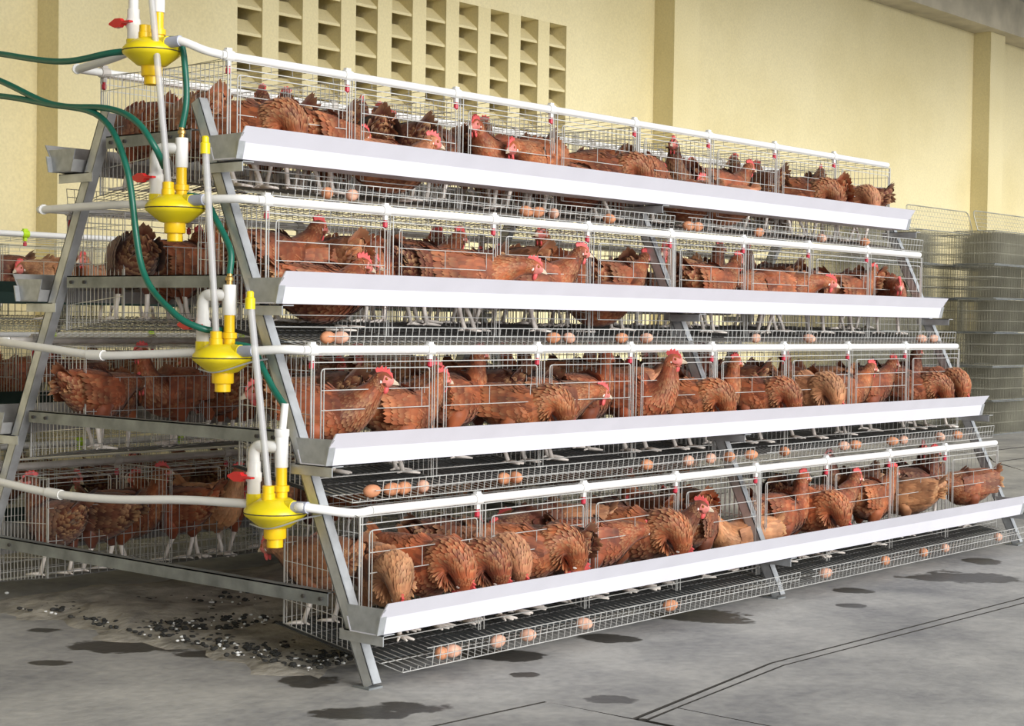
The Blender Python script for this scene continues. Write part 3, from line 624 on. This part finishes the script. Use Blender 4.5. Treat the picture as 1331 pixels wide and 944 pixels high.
def make_hen(pose, seed):
    R = np.random.default_rng(seed); rows, h, d = spine(pose); nb = 6; nctl = len(rows)
    C = cr(rows, NR); C[:, 3:] = np.maximum(C[:, 3:], .004)
    T = np.gradient(C[:, :3], axis=0); T /= np.linalg.norm(T, axis=1)[:, None]
    S = np.zeros_like(T); prev = np.array([0, 1., 0])
    for i in range(NR): s = prev - T[i] * (prev @ T[i]); s /= np.linalg.norm(s); S[i] = s; prev = s
    N = np.cross(T, S)       # up on the body, backwards on the neck
    ang = np.linspace(0, 2 * PI, NS, endpoint=False)
    V = C[:, None, :3] + S[:, None] * (np.cos(ang)[None, :, None] * C[:, 4][:, None, None]) + N[:, None] * (np.sin(ang)[None, :, None] * C[:, 3][:, None, None])
    v = [tuple(p) for p in V.reshape(-1, 3)]; f = []; mi = []; ft = []
    hs = (nctl - 4) / (nctl - 1) * (NR - 1)      # row where the face begins
    for i in range(NR):
        for j in range(NS): ft.append((.35 + .2 * R.random(), .2, .15))
    for i in range(NR - 1):
        for j in range(NS):
            f.append((i * NS + j, i * NS + (j + 1) % NS, (i + 1) * NS + (j + 1) % NS, (i + 1) * NS + j))
            top = math.sin(ang[j])
            mi.append(1 if (i > hs + 1.4 and (top < .75 or i > hs + 7)) else 0)
    f.append(tuple(range(NS))[::-1]); mi.append(0); f.append(tuple((NR - 1) * NS + j for j in range(NS))); mi.append(1)
    def surf(u, a):
        i = int(min(u, NR - 2)); t = u - i
        c = C[i] * (1 - t) + C[i + 1] * t; s_ = S[i] * (1 - t) + S[i + 1] * t; n_ = N[i] * (1 - t) + N[i + 1] * t
        o = s_ * math.cos(a) * c[4] + n_ * math.sin(a) * c[3]
        return c[:3] + o, o
    def feather(P, dr, n, l, w, rnd, reg, lift=.006, curl=0.):
        b = np.cross(n, dr); b /= np.linalg.norm(b); o = len(v)
        for k, (al, ww, lf, g_) in enumerate(((0, .55, -.2, 0), (.5, 1., .55, .45), (.82, .8, .9, .8))):
            q = P + dr * l * al + n * (lift * lf - curl * al * al)
            v.append(tuple(q - b * w * .5 * ww)); v.append(tuple(q + b * w * .5 * ww)); ft.extend([(rnd, g_, reg)] * 2)
        v.append(tuple(P + dr * l + n * (lift * .8 - curl))); ft.append((rnd, 1., reg))
        f.extend([(o, o + 1, o + 3, o + 2), (o + 2, o + 3, o + 5, o + 4), (o + 4, o + 5, o + 6)]); mi.extend([0, 0, 0])
    neck0 = (nb - .6) / (nctl - 1) * (NR - 1)
    # plumage laid from tail to head so that each row covers the roots of the one before
    u = 1.2
    while u < hs + 1.2:
        i = int(u); onneck = u > neck0; c = C[i]
        w = .011 if onneck else .021; l = .040 if onneck else .038
        if u > hs - 2: l = .016; w = .008
        circ = PI * (c[3] + c[4]); n = max(8, int(circ / (w * .72)))
        for k in range(n):
            a = 2 * PI * (k + R.random() * .7) / n; uu = u + R.uniform(-.25, .25)
            P, o = surf(max(uu, 0), a); P2, _ = surf(max(uu - .8, 0), a)
            dr = P2 - P; L_ = np.linalg.norm(dr)
            if L_ < 1e-5: continue
            dr /= L_; nn = o - dr * (o @ dr); nn /= np.linalg.norm(nn)
            under = math.sin(a)
            reg = .62 if onneck else (.22 if under > -.3 else .5)
            if not onneck and u < 9 and under < .1: reg = .9
            feather(P, dr, nn, l * R.uniform(.8, 1.2), w * R.uniform(.85, 1.15), min(1, max(0, .45 + .13 * R.standard_normal())), reg * R.uniform(.4, 1.0), .0035 if not onneck else .0022)
        step = (.011 if onneck else .0175) if u < hs - 2 else .006
        seg = np.linalg.norm(C[min(i + 1, NR - 1), :3] - C[i, :3]) + 1e-6; u += step / seg
    # folded wings
    dz = -.085 if pose == 'rest' else 0
    for s in (-1, 1):
        for row in range(7):
            for k in range(9):
                tx = row / 6; tz = k / 8
                x = .070 - .135 * tx + R.uniform(-.004, .004); z = .262 - .085 * tz + .015 * tx + dz + R.uniform(-.003, .003)
                wy = .080 * math.sqrt(max(.05, 1 - ((x + .01) / .17) ** 2)) * math.sqrt(max(.1, 1 - ((z - dz - .215) / .098) ** 2)) + .009
                l = .036 + .062 * tx * (1 - .3 * tz); w = .022 - .004 * tx
                nn = np.array([0, s * .96, (z - dz - .215) * 4.5]); nn /= np.linalg.norm(nn)
                dr = np.array([-1, -s * .20 * (1 if x < -.02 else .2), .10 - .08 * tz]); dr -= nn * (dr @ nn); dr /= np.linalg.norm(dr)
                feather(np.array([x, s * wy, z]), dr, nn, l, w, min(1, max(0, .36 + .16 * R.standard_normal())), .40 * R.random(), .004)
    # tail fan
    base = np.array([-.150, 0, .285 + dz])
    for k in range(15):
        s = (k - 7) / 7
        dr = np.array([-.62, s * .26, .66 - .25 * abs(s)]); dr /= np.linalg.norm(dr); nn = np.array([.62, s * .55, .60]); nn -= dr * (nn @ dr); nn /= np.linalg.norm(nn)
        feather(base + np.array([.006 * abs(s), s * .022, -.012 * abs(s)]), dr, nn, (.088 - .02 * abs(s)) * R.uniform(.85, 1.1), .019, min(1, max(0, .25 + .18 * R.random())), .35, .004, .008)
    for k in range(26):
        s = R.uniform(-1, 1); dr = np.array([-.9, s * .35, R.uniform(-.5, .35)]); dr /= np.linalg.norm(dr); nn = np.array([-.3, s, .6]); nn -= dr * (nn @ dr); nn /= np.linalg.norm(nn)
        feather(np.array([-.140 - .02 * R.random(), s * .036, .262 + dz + R.uniform(-.035, .02)]), dr, nn, .055, .022, .5, .9, .006)
    g = G(); g.v = v; g.f = f; g.mi = mi
    # legs
    if pose == 'rest':
        for s in (-1, 1):
            for k in range(3): a = (k - 1) * .45; n0 = len(g.v); g.tube([(.06, s * .045, .006), (.06 + .055 * math.cos(a), s * .045 + .055 * math.sin(a), .005)], [.006, .003], 6, True, 2)
    else:
        for s in (-1, 1):
            yl = s * .048; st = .025 * s
            g.tube([(-.010 + st * .3, yl * .9, .175), (-.018 + st * .5, yl, .140), (-.028 + st * .7, yl, .108), (-.030 + st * .7, yl, .095)], [.046, .036, .019, .011], 10, True, 0)
            g.tube([(-.030 + st * .7, yl, .104), (-.012 + st, yl, .052), (.002 + st, yl, .012)], [.0095, .0078, .0088], 8, True, 2)
            for a in (-.5, 0, .5):
                c_, s_ = math.cos(a + s * .12), math.sin(a + s * .12)
                g.tube([(.002 + st, yl, .011), (.002 + st + .03 * c_, yl + .03 * s_, .009), (.002 + st + .062 * c_, yl + .062 * s_, .005)], [.0075, .0062, .0035], 6, True, 2)
            g.tube([(.002 + st, yl, .011), (-.024 + st, yl, .006)], [.005, .003], 6, True, 2)
    ft += [(.45, .3, .5)] * (len(g.v) - len(ft))
    me = g.mesh('hen_' + pose, [M['plumage'], M['face'], M['shank']], 'all', False)
    at = me.attributes.new('ft', 'FLOAT_COLOR', 'POINT'); at.data.foreach_set('color', [c for t in ft for c in (*t, 1.0)])
    # head parts, in the head frame
    side = Vector((0, 1, 0)); side = (side - d * side.dot(d)).normalized() if abs(d.y) < .9 else Vector((-1, 0, 0)); up = d.cross(side)
    if up.z < 0 and pose != 'feed': up = -up
    if pose == 'feed': up = Vector((1, 0, .35)); up = (up - d * up.dot(d)).normalized(); side = up.cross(d)
    Mx = Matrix((d, side, up)).transposed()
    def W(p): return tuple(h + Mx @ Vector(p))
    g = G(); pr = [(a * .92, .010 + (b - .010) * .82) for a, b in [(-.026, .020), (-.034, .034), (-.028, .046), (-.020, .042), (-.012, .056), (-.006, .045), (.003, .057), (.009, .043), (.017, .050), (.022, .036), (.030, .034), (.036, .018), (.033, .010), (.022, .018), (.008, .024), (-.010, .026)]]
    n = len(pr)
    g.add([W((a, -.0035 - (b > .03) * .001 + (.010 if seed % 2 else -.004) * max(0, b - .03) * 30 * .3, b)) for a, b in pr] + [W((a, .0035 + (.010 if seed % 2 else -.004) * max(0, b - .03) * 30 * .3, b)) for a, b in pr],
          [tuple(range(n))[::-1], tuple(range(n, 2 * n))] + [(i, (i + 1) % n, (i + 1) % n + n, i + n) for i in range(n)])
    comb = g.mesh('comb', M['comb'])
    wm = []
    for s in (-1, 1): wm.append(G().ell(W((.018, s * .008, -.029)), (.0085, .0045, .016), 8, 6, 0, Mx).mesh('wattle', M['comb'], 'all'))
    beak = G().add([W(p) for p in ((.034, -.009, .004), (.034, .009, .004), (.034, .008, -.008), (.034, -.008, -.008), (.036, 0, .012), (.054, -.003, .002), (.054, .003, .002), (.061, 0, -.006), (.034, 0, -.012))],
                   [(4, 0, 5), (4, 5, 6), (4, 6, 1), (0, 3, 7, 5), (1, 6, 7, 2), (5, 7, 6), (3, 8, 7), (8, 2, 7), (0, 4, 1, 2, 8, 3)]).mesh('beak', M['beak'])
    eyes = [G().ell(W((.016, s * .0205, .008)), (.0055, .003, .0055), 8, 6, 0, Mx).mesh('eye', M['eye'], 'all') for s in (-1, 1)]
    lobes = [G().ell(W((-.002, s * .0225, -.008)), (.0055, .003, .008), 8, 6, 0, Mx).mesh('ear_lobe', M['lobe'], 'all') for s in (-1, 1)]
    return me, [('comb', comb), ('wattle', wm[0]), ('wattle', wm[1]), ('beak', beak), ('eye', eyes[0]), ('eye', eyes[1]), ('ear_lobe', lobes[0]), ('ear_lobe', lobes[1])]
HEN = {}
for i, p in enumerate(('up', 'turn', 'fwd', 'low', 'feed', 'tuck', 'rest')): HEN[p] = make_hen(p, 40 + i)
TINT = {'c': (.27, .068, .022), 'd': (.135, .034, .016), 'p': (.42, .18, .085)}
TN = {'c': 'russet', 'd': 'dark', 'p': 'buff'}
def phrase(pose, hd):
    hd = (hd + 180) % 360 - 180
    way = 'facing right' if abs(hd) < 50 else ('facing left' if abs(hd) > 130 else ('facing the trough' if hd < 0 else 'tail outward'))
    if pose == 'feed': return 'feeding with lowered head'
    return {'up': 'head raised', 'turn': 'head turned', 'fwd': 'neck stretched', 'low': 'neck low', 'tuck': 'neck drawn in', 'rest': 'crouching'}[pose] + ' ' + way
def place_hen(x, y, z, hd, pose, tint, label, group):
    me, parts = HEN[pose]
    o = link('hen', me, None, (x, y, z)); s = random.uniform(.96, 1.05); o.scale = (s, s, s)
    o.rotation_euler = (0, 0, math.radians(hd)); t = TINT[tint]; k = random.uniform(.85, 1.18); o.color = (t[0] * k, t[1] * k * random.uniform(.92, 1.1), t[2] * k, 1)
    for n_, m_ in parts: link(n_, m_, o)
    tag(o, label, 'hen', group); return o
HENS = [(1, 0.15, 0.55, 75, 'low', 'p', 0),(1, 0.18, 0.22, -115, 'feed', 'c', 0),(1, 0.23, 0.22, -70, 'feed', 'c', 0),(1, 0.52, 0.8, 80, 'up', 'd', 0),(1, 0.61, 0.45, 10, 'low', 'c', 0),(1, 0.74, 0.85, 95, 'up', 'd', 0),(1, 0.85, 0.25, -25, 'rest', 'p', 1),(1, 0.94, 0.8, 60, 'up', 'd', 0),(1, 1.1, 0.85, 80, 'up', 'd', 0),(1, 1.35, 0.75, -160, 'low', 'd', 0),(1, 1.59, 0.3, 190, 'fwd', 'c', 1),(1, 1.74, 0.6, 20, 'low', 'd', 0),(1, 1.7, 0.85, 100, 'up', 'd', 0),(1, 1.75, 0.35, 195, 'low', 'c', 0),(1, 2.04, 0.35, 5, 'rest', 'c', 0),(1, 2.19, 0.8, 110, 'low', 'c', 0),(1, 2.11, 0.22, -60, 'feed', 'c', 0),(1, 3.1, 0.75, 200, 'up', 'd', 1),(1, 2.62, 0.3, 15, 'low', 'c', 0),(1, 2.95, 0.35, 170, 'rest', 'c', 0),(1, 3.22, 0.4, -10, 'fwd', 'c', 1),(1, 3.21, 0.3, 170, 'rest', 'p', 0),(1, 3.78, 0.8, 80, 'up', 'd', 0),(1, 3.86, 0.35, -70, 'feed', 'c', 0),(1, 4.08, 0.3, 60, 'low', 'c', 0),(1, 4.1, 0.8, 100, 'up', 'd', 0),(1, 4.33, 0.3, -110, 'feed', 'p', 0),(1, 4.55, 0.45, 100, 'low', 'd', 0),(1, 4.4, 0.75, 20, 'up', 'd', 0),(2, 0.31, 0.5, 0, 'fwd', 'c', 1),(2, 0.34, 0.22, -12, 'rest', 'c', 1),(2, 0.42, 0.1, -12, 'rest', 'c', 1),(2, 0.46, 0.9, 75, 'low', 'p', 0),(2, 0.34, 0.8, 170, 'low', 'c', 0),(2, 1.04, 0.3, 0, 'fwd', 'c', 1),(2, 1.08, 0.75, 15, 'low', 'd', 0),(2, 0.91, 0.6, 200, 'low', 'c', 0),(2, 1.24, 0.9, 95, 'up', 'd', 0),(2, 1.09, 0.25, -40, 'low', 'c', 1),(2, 1.84, 0.6, 190, 'up', 'c', 1),(2, 1.51, 0.2, -25, 'fwd', 'c', 1),(2, 1.58, 0.8, 80, 'low', 'p', 0),(2, 2.11, 0.12, 0, 'fwd', 'c', 1),(2, 2.29, 0.8, 40, 'low', 'd', 0),(2, 2.03, 0.35, 165, 'rest', 'c', 0),(2, 2.75, 0.3, 195, 'fwd', 'p', 1),(2, 2.73, 0.3, -5, 'fwd', 'c', 1),(2, 2.95, 0.7, 0, 'up', 'd', 1),(2, 3.34, 0.3, 175, 'low', 'c', 0),(2, 3.65, 0.4, 10, 'low', 'c', 0),(2, 3.51, 0.8, 80, 'up', 'd', 0),(2, 3.43, 0.35, -50, 'low', 'c', 1),(2, 4.29, 0.55, 95, 'low', 'c', 0),(2, 4.08, 0.3, -10, 'fwd', 'c', 1),(2, 4.43, 0.35, -140, 'low', 'c', 0),(2, 4.42, 0.7, 30, 'low', 'c', 0),(3, 0.21, 0.45, -55, 'fwd', 'c', 1),(3, 0.52, 0.3, -5, 'fwd', 'c', 1),(3, 0.39, 0.85, 80, 'low', 'd', 0),(3, 0.66, 0.85, 75, 'low', 'p', 0),(3, 0.42, 0.55, 160, 'low', 'c', 0),(3, 0.58, 0.25, -25, 'fwd', 'c', 1),(3, 0.89, 0.6, 0, 'up', 'c', 1),(3, 1.06, 0.22, -60, 'feed', 'c', 0),(3, 1.14, 0.85, 85, 'low', 'd', 0),(3, 1.68, 0.55, 0, 'up', 'c', 1),(3, 1.31, 0.15, -15, 'low', 'c', 1),(3, 1.6, 0.8, 60, 'up', 'd', 0),(3, 1.97, 0.3, 140, 'low', 'p', 0),(3, 1.89, 0.3, -75, 'up', 'c', 1),(3, 2.31, 0.22, -65, 'feed', 'c', 0),(3, 2.46, 0.75, 15, 'low', 'd', 0),(3, 2.44, 0.15, -10, 'up', 'c', 1),(3, 2.82, 0.25, -75, 'feed', 'c', 0),(3, 3.13, 0.75, 25, 'low', 'd', 0),(3, 2.83, 0.8, 95, 'up', 'd', 0),(3, 3.21, 0.22, -100, 'feed', 'p', 0),(3, 3.55, 0.55, 100, 'low', 'p', 0),(3, 3.48, 0.8, 200, 'up', 'd', 0),(3, 3.61, 0.3, -15, 'fwd', 'c', 1),(3, 3.87, 0.3, -10, 'fwd', 'c', 1),(3, 4.06, 0.75, 80, 'low', 'd', 0),(3, 4.39, 0.5, -10, 'up', 'd', 1),(3, 4.4, 0.22, -70, 'feed', 'c', 0),(3, 4.52, 0.35, -110, 'feed', 'c', 0),(4, 0.19, 0.25, -120, 'feed', 'p', 0),(4, 0.36, 0.22, -85, 'feed', 'c', 0),(4, 0.54, 0.22, -75, 'feed', 'c', 0),(4, 0.12, 0.6, 95, 'low', 'p', 0),(4, 0.65, 0.8, 10, 'low', 'd', 0),(4, 0.78, 0.22, -100, 'feed', 'p', 0),(4, 0.95, 0.25, -50, 'feed', 'c', 0),(4, 1.28, 0.65, 130, 'low', 'p', 0),(4, 1.18, 0.8, 190, 'low', 'd', 1),(4, 1.09, 0.75, 80, 'low', 'd', 0),(4, 1.46, 0.25, -75, 'feed', 'c', 0),(4, 1.3, 0.15, -25, 'low', 'c', 1),(4, 1.64, 0.75, 20, 'low', 'd', 0),(4, 1.98, 0.8, 70, 'up', 'c', 0),(4, 1.68, 0.35, -70, 'fwd', 'd', 1),(4, 2.29, 0.7, 60, 'low', 'c', 0),(4, 2.35, 0.35, 160, 'rest', 'p', 0),(4, 2.02, 0.5, 15, 'low', 'c', 0),(4, 2.66, 0.25, -10, 'up', 'c', 1),(4, 2.99, 0.22, -95, 'feed', 'c', 0),(4, 3.08, 0.8, 30, 'low', 'd', 0),(4, 3.06, 0.25, -10, 'fwd', 'c', 1),(4, 3.46, 0.25, -5, 'fwd', 'c', 1),(4, 3.69, 0.85, 170, 'up', 'd', 0),(4, 3.93, 0.35, 110, 'low', 'p', 0),(4, 4.03, 0.5, -10, 'up', 'd', 1),(4, 4.13, 0.8, 20, 'low', 'd', 0),(4, 4.42, 0.4, 150, 'low', 'c', 0),(4, 4.4, 0.75, 200, 'up', 'd', 1)]
EGGS = [(1, 0.305),(1, 0.423),(1, 1.37),(1, 1.441),(1, 1.542),(1, 1.909),(1, 2.491),(1, 2.563),(1, 3.076),(1, 3.652),(1, 4.09),(2, 0.123),(2, 0.179),(2, 1.301),(2, 1.4),(2, 1.738),(2, 1.907),(2, 2.745),(2, 3.208),(2, 4.347),(2, 4.487),(3, 0.11),(3, 0.201),(3, 0.258),(3, 0.35),(3, 0.76),(3, 0.823),(3, 1.613),(3, 1.897),(3, 2.057),(3, 2.194),(3, 2.36),(3, 2.632),(3, 3.15),(3, 3.257),(3, 3.616),(3, 3.734),(3, 4.12),(3, 4.319),(4, 0.202),(4, 0.253),(4, 0.474),(4, 0.627),(4, 0.934),(4, 1.456),(4, 2.602),(4, 3.135),(4, 3.509),(4, 3.731),(4, 4.323)]
seen = {}
def cellname(c): return ORD[c] + ' cell from the left'
specs = []
for (t, x, v_, hd, pose, ti, fx) in HENS: specs.append([t - 1, x, v_, hd, pose, ti, 'front', fx])
for k in range(4):     # rear side of the row
    for c in range(8):
        for q in range(3 if c < 4 else 2):
            pose = random.choice(['up', 'low', 'fwd', 'low', 'tuck', 'turn', 'feed'])
            hd = random.choice([0, 180, 15, -165, 90, 60, 120, -80]);
            if pose == 'feed': hd = 90 + random.uniform(-20, 20)
            specs.append([k, c * CELL + CELL * (q + .5) / (3 if c < 4 else 2) + random.uniform(-.03, .03), random.uniform(.25, .75) if pose != 'feed' else .25, hd + random.uniform(-12, 12), pose, random.choice('ccdpc'), 'rear', 0])
def relax(lst, lim):
    # crowded birds give way a little to each other: bodies as short capsules in plan
    P = [[q_[1], q_[2] * DEP * (1 if q_[6] == 'front' else -1)] for q_ in lst]; O = [list(p) for p in P]
    A = [(math.cos(math.radians(q_[3])), math.sin(math.radians(q_[3]))) for q_ in lst]
    for _ in range(40):
        for i in range(len(lst)):
            for j in range(i):
                if abs(P[i][0] - P[j][0]) > .4: continue
                best = None
                for a in (-.09, -.03, .03, .09):
                    for b in (-.09, -.03, .03, .09):
                        dx = P[i][0] + A[i][0] * a - P[j][0] - A[j][0] * b; dy = P[i][1] + A[i][1] * a - P[j][1] - A[j][1] * b; d_ = math.hypot(dx, dy)
                        if best is None or d_ < best[0]: best = (d_, dx, dy)
                d_, dx, dy = best
                if d_ < .14:
                    k_ = (.14 - d_) * .5 / max(d_, .02); wi = .04 if lst[i][7] else 1.; wj = .04 if lst[j][7] else 1.; ws = wi + wj
                    P[i][0] += dx * k_ * wi / ws; P[j][0] -= dx * k_ * wj / ws; P[i][1] += dy * k_ * wi / ws; P[j][1] -= dy * k_ * wj / ws
        for i, q_ in enumerate(lst):
            lm = .02 if q_[7] else lim; P[i][0] = min(max(P[i][0], O[i][0] - lm, .1), O[i][0] + lm, 4.58)
            s = 1 if q_[6] == 'front' else -1; lo, hi = (.075, .10) if q_[4] == 'feed' else (.085, .28); P[i][1] = s * min(max(s * P[i][1], lo), hi)
    for p, q_ in zip(P, lst): q_[1] = round(p[0], 3); q_[2] = abs(p[1]) / DEP
for k in range(4):
    for sd, lim in (('front', .12), ('rear', .12)): relax([q_ for q_ in specs if q_[0] == k and q_[6] == sd], lim)
def lab(s_, n):
    k, x, v_, hd, pose, ti, side = s_[:7]; c = min(7, int(x / CELL))
    return '%s hen %s, %s, %s cell%s' % (TN[ti], phrase(pose, hd), TIER[k], ORD[c], ' at rear' if side == 'rear' else '')
groups = {}
for s_ in specs: groups.setdefault(lab(s_, 0), []).append(s_)
for base, lst in groups.items():
    lst.sort(key=lambda q: q[1])
    for i, s_ in enumerate(lst):
        k, x, v_, hd, pose, ti, side = s_[:7]
        pre = '' if len(lst) == 1 else (['left ', 'right '][i] if len(lst) == 2 else ['left ', 'middle ', 'right ', 'far right '][i])
        dy = v_ * DEP
        z = ZC[k] + zfl(dy) + .002
        y = YC[k] + dy if side == 'front' else 2 * YMID - YC[k] - dy
        place_hen(x, y, z, hd, pose, ti, pre + base, 'hens in the nearer cage row')
q = 0
for k in range(1, 4):  # farther row
    for c in range(7):
        for n_ in range(2):
            pose = random.choice(['up', 'low', 'fwd', 'tuck', 'low']); hd = random.choice([0, 180, 90, 20, -160, -90])
            dy = random.uniform(.3, .7) * DEP; ti = random.choice('ddcp')
            place_hen(RX + c * CELL + CELL * (n_ + .5) / 2, YC[k] + RY + dy, ZC[k] + zfl(dy) + .002, hd, pose, ti,
                      '%s hen in the farther dim row, %s, %s cell, %s one' % (TN[ti], TIER[k], ORD[c], ('left', 'right')[n_]), 'hens in the farther cage row')

# ------------------------------------------------------------------ eggs in the rolled-up floor lips
prof = []
for i in range(9):
    a = -PI / 2 + PI * i / 8; prof.append((max(.0004, .0215 * math.cos(a)), .0285 * math.sin(a) * (1.12 if a > 0 else .95)))
EGG = {m_: G().lathe(prof, n=14).mesh('egg', M[m_], 'all') for m_ in ('egg', 'egg_pale')}
cnt = [0] * 4
for (t, x) in EGGS:
    k = t - 1; i = cnt[k]; cnt[k] += 1; pale = random.random() < .4
    o = link('egg', EGG['egg_pale' if pale else 'egg'], None, (x, YC[k] - .2 + .026, ZC[k] + DZ[k] * 0 + zfl(-.174) + .0235))
    o.rotation_euler = (PI / 2 + random.uniform(-.2, .2), 0, random.uniform(-.9, .9) + (PI / 2 if random.random() < .6 else 0))
    tag(o, '%s brown egg in the egg tray under the %s trough, %s from the left' % ('pale' if pale else 'warm', TIER[k].replace(' tier', ''), ORD[i]), 'egg', 'eggs in the wire trays')
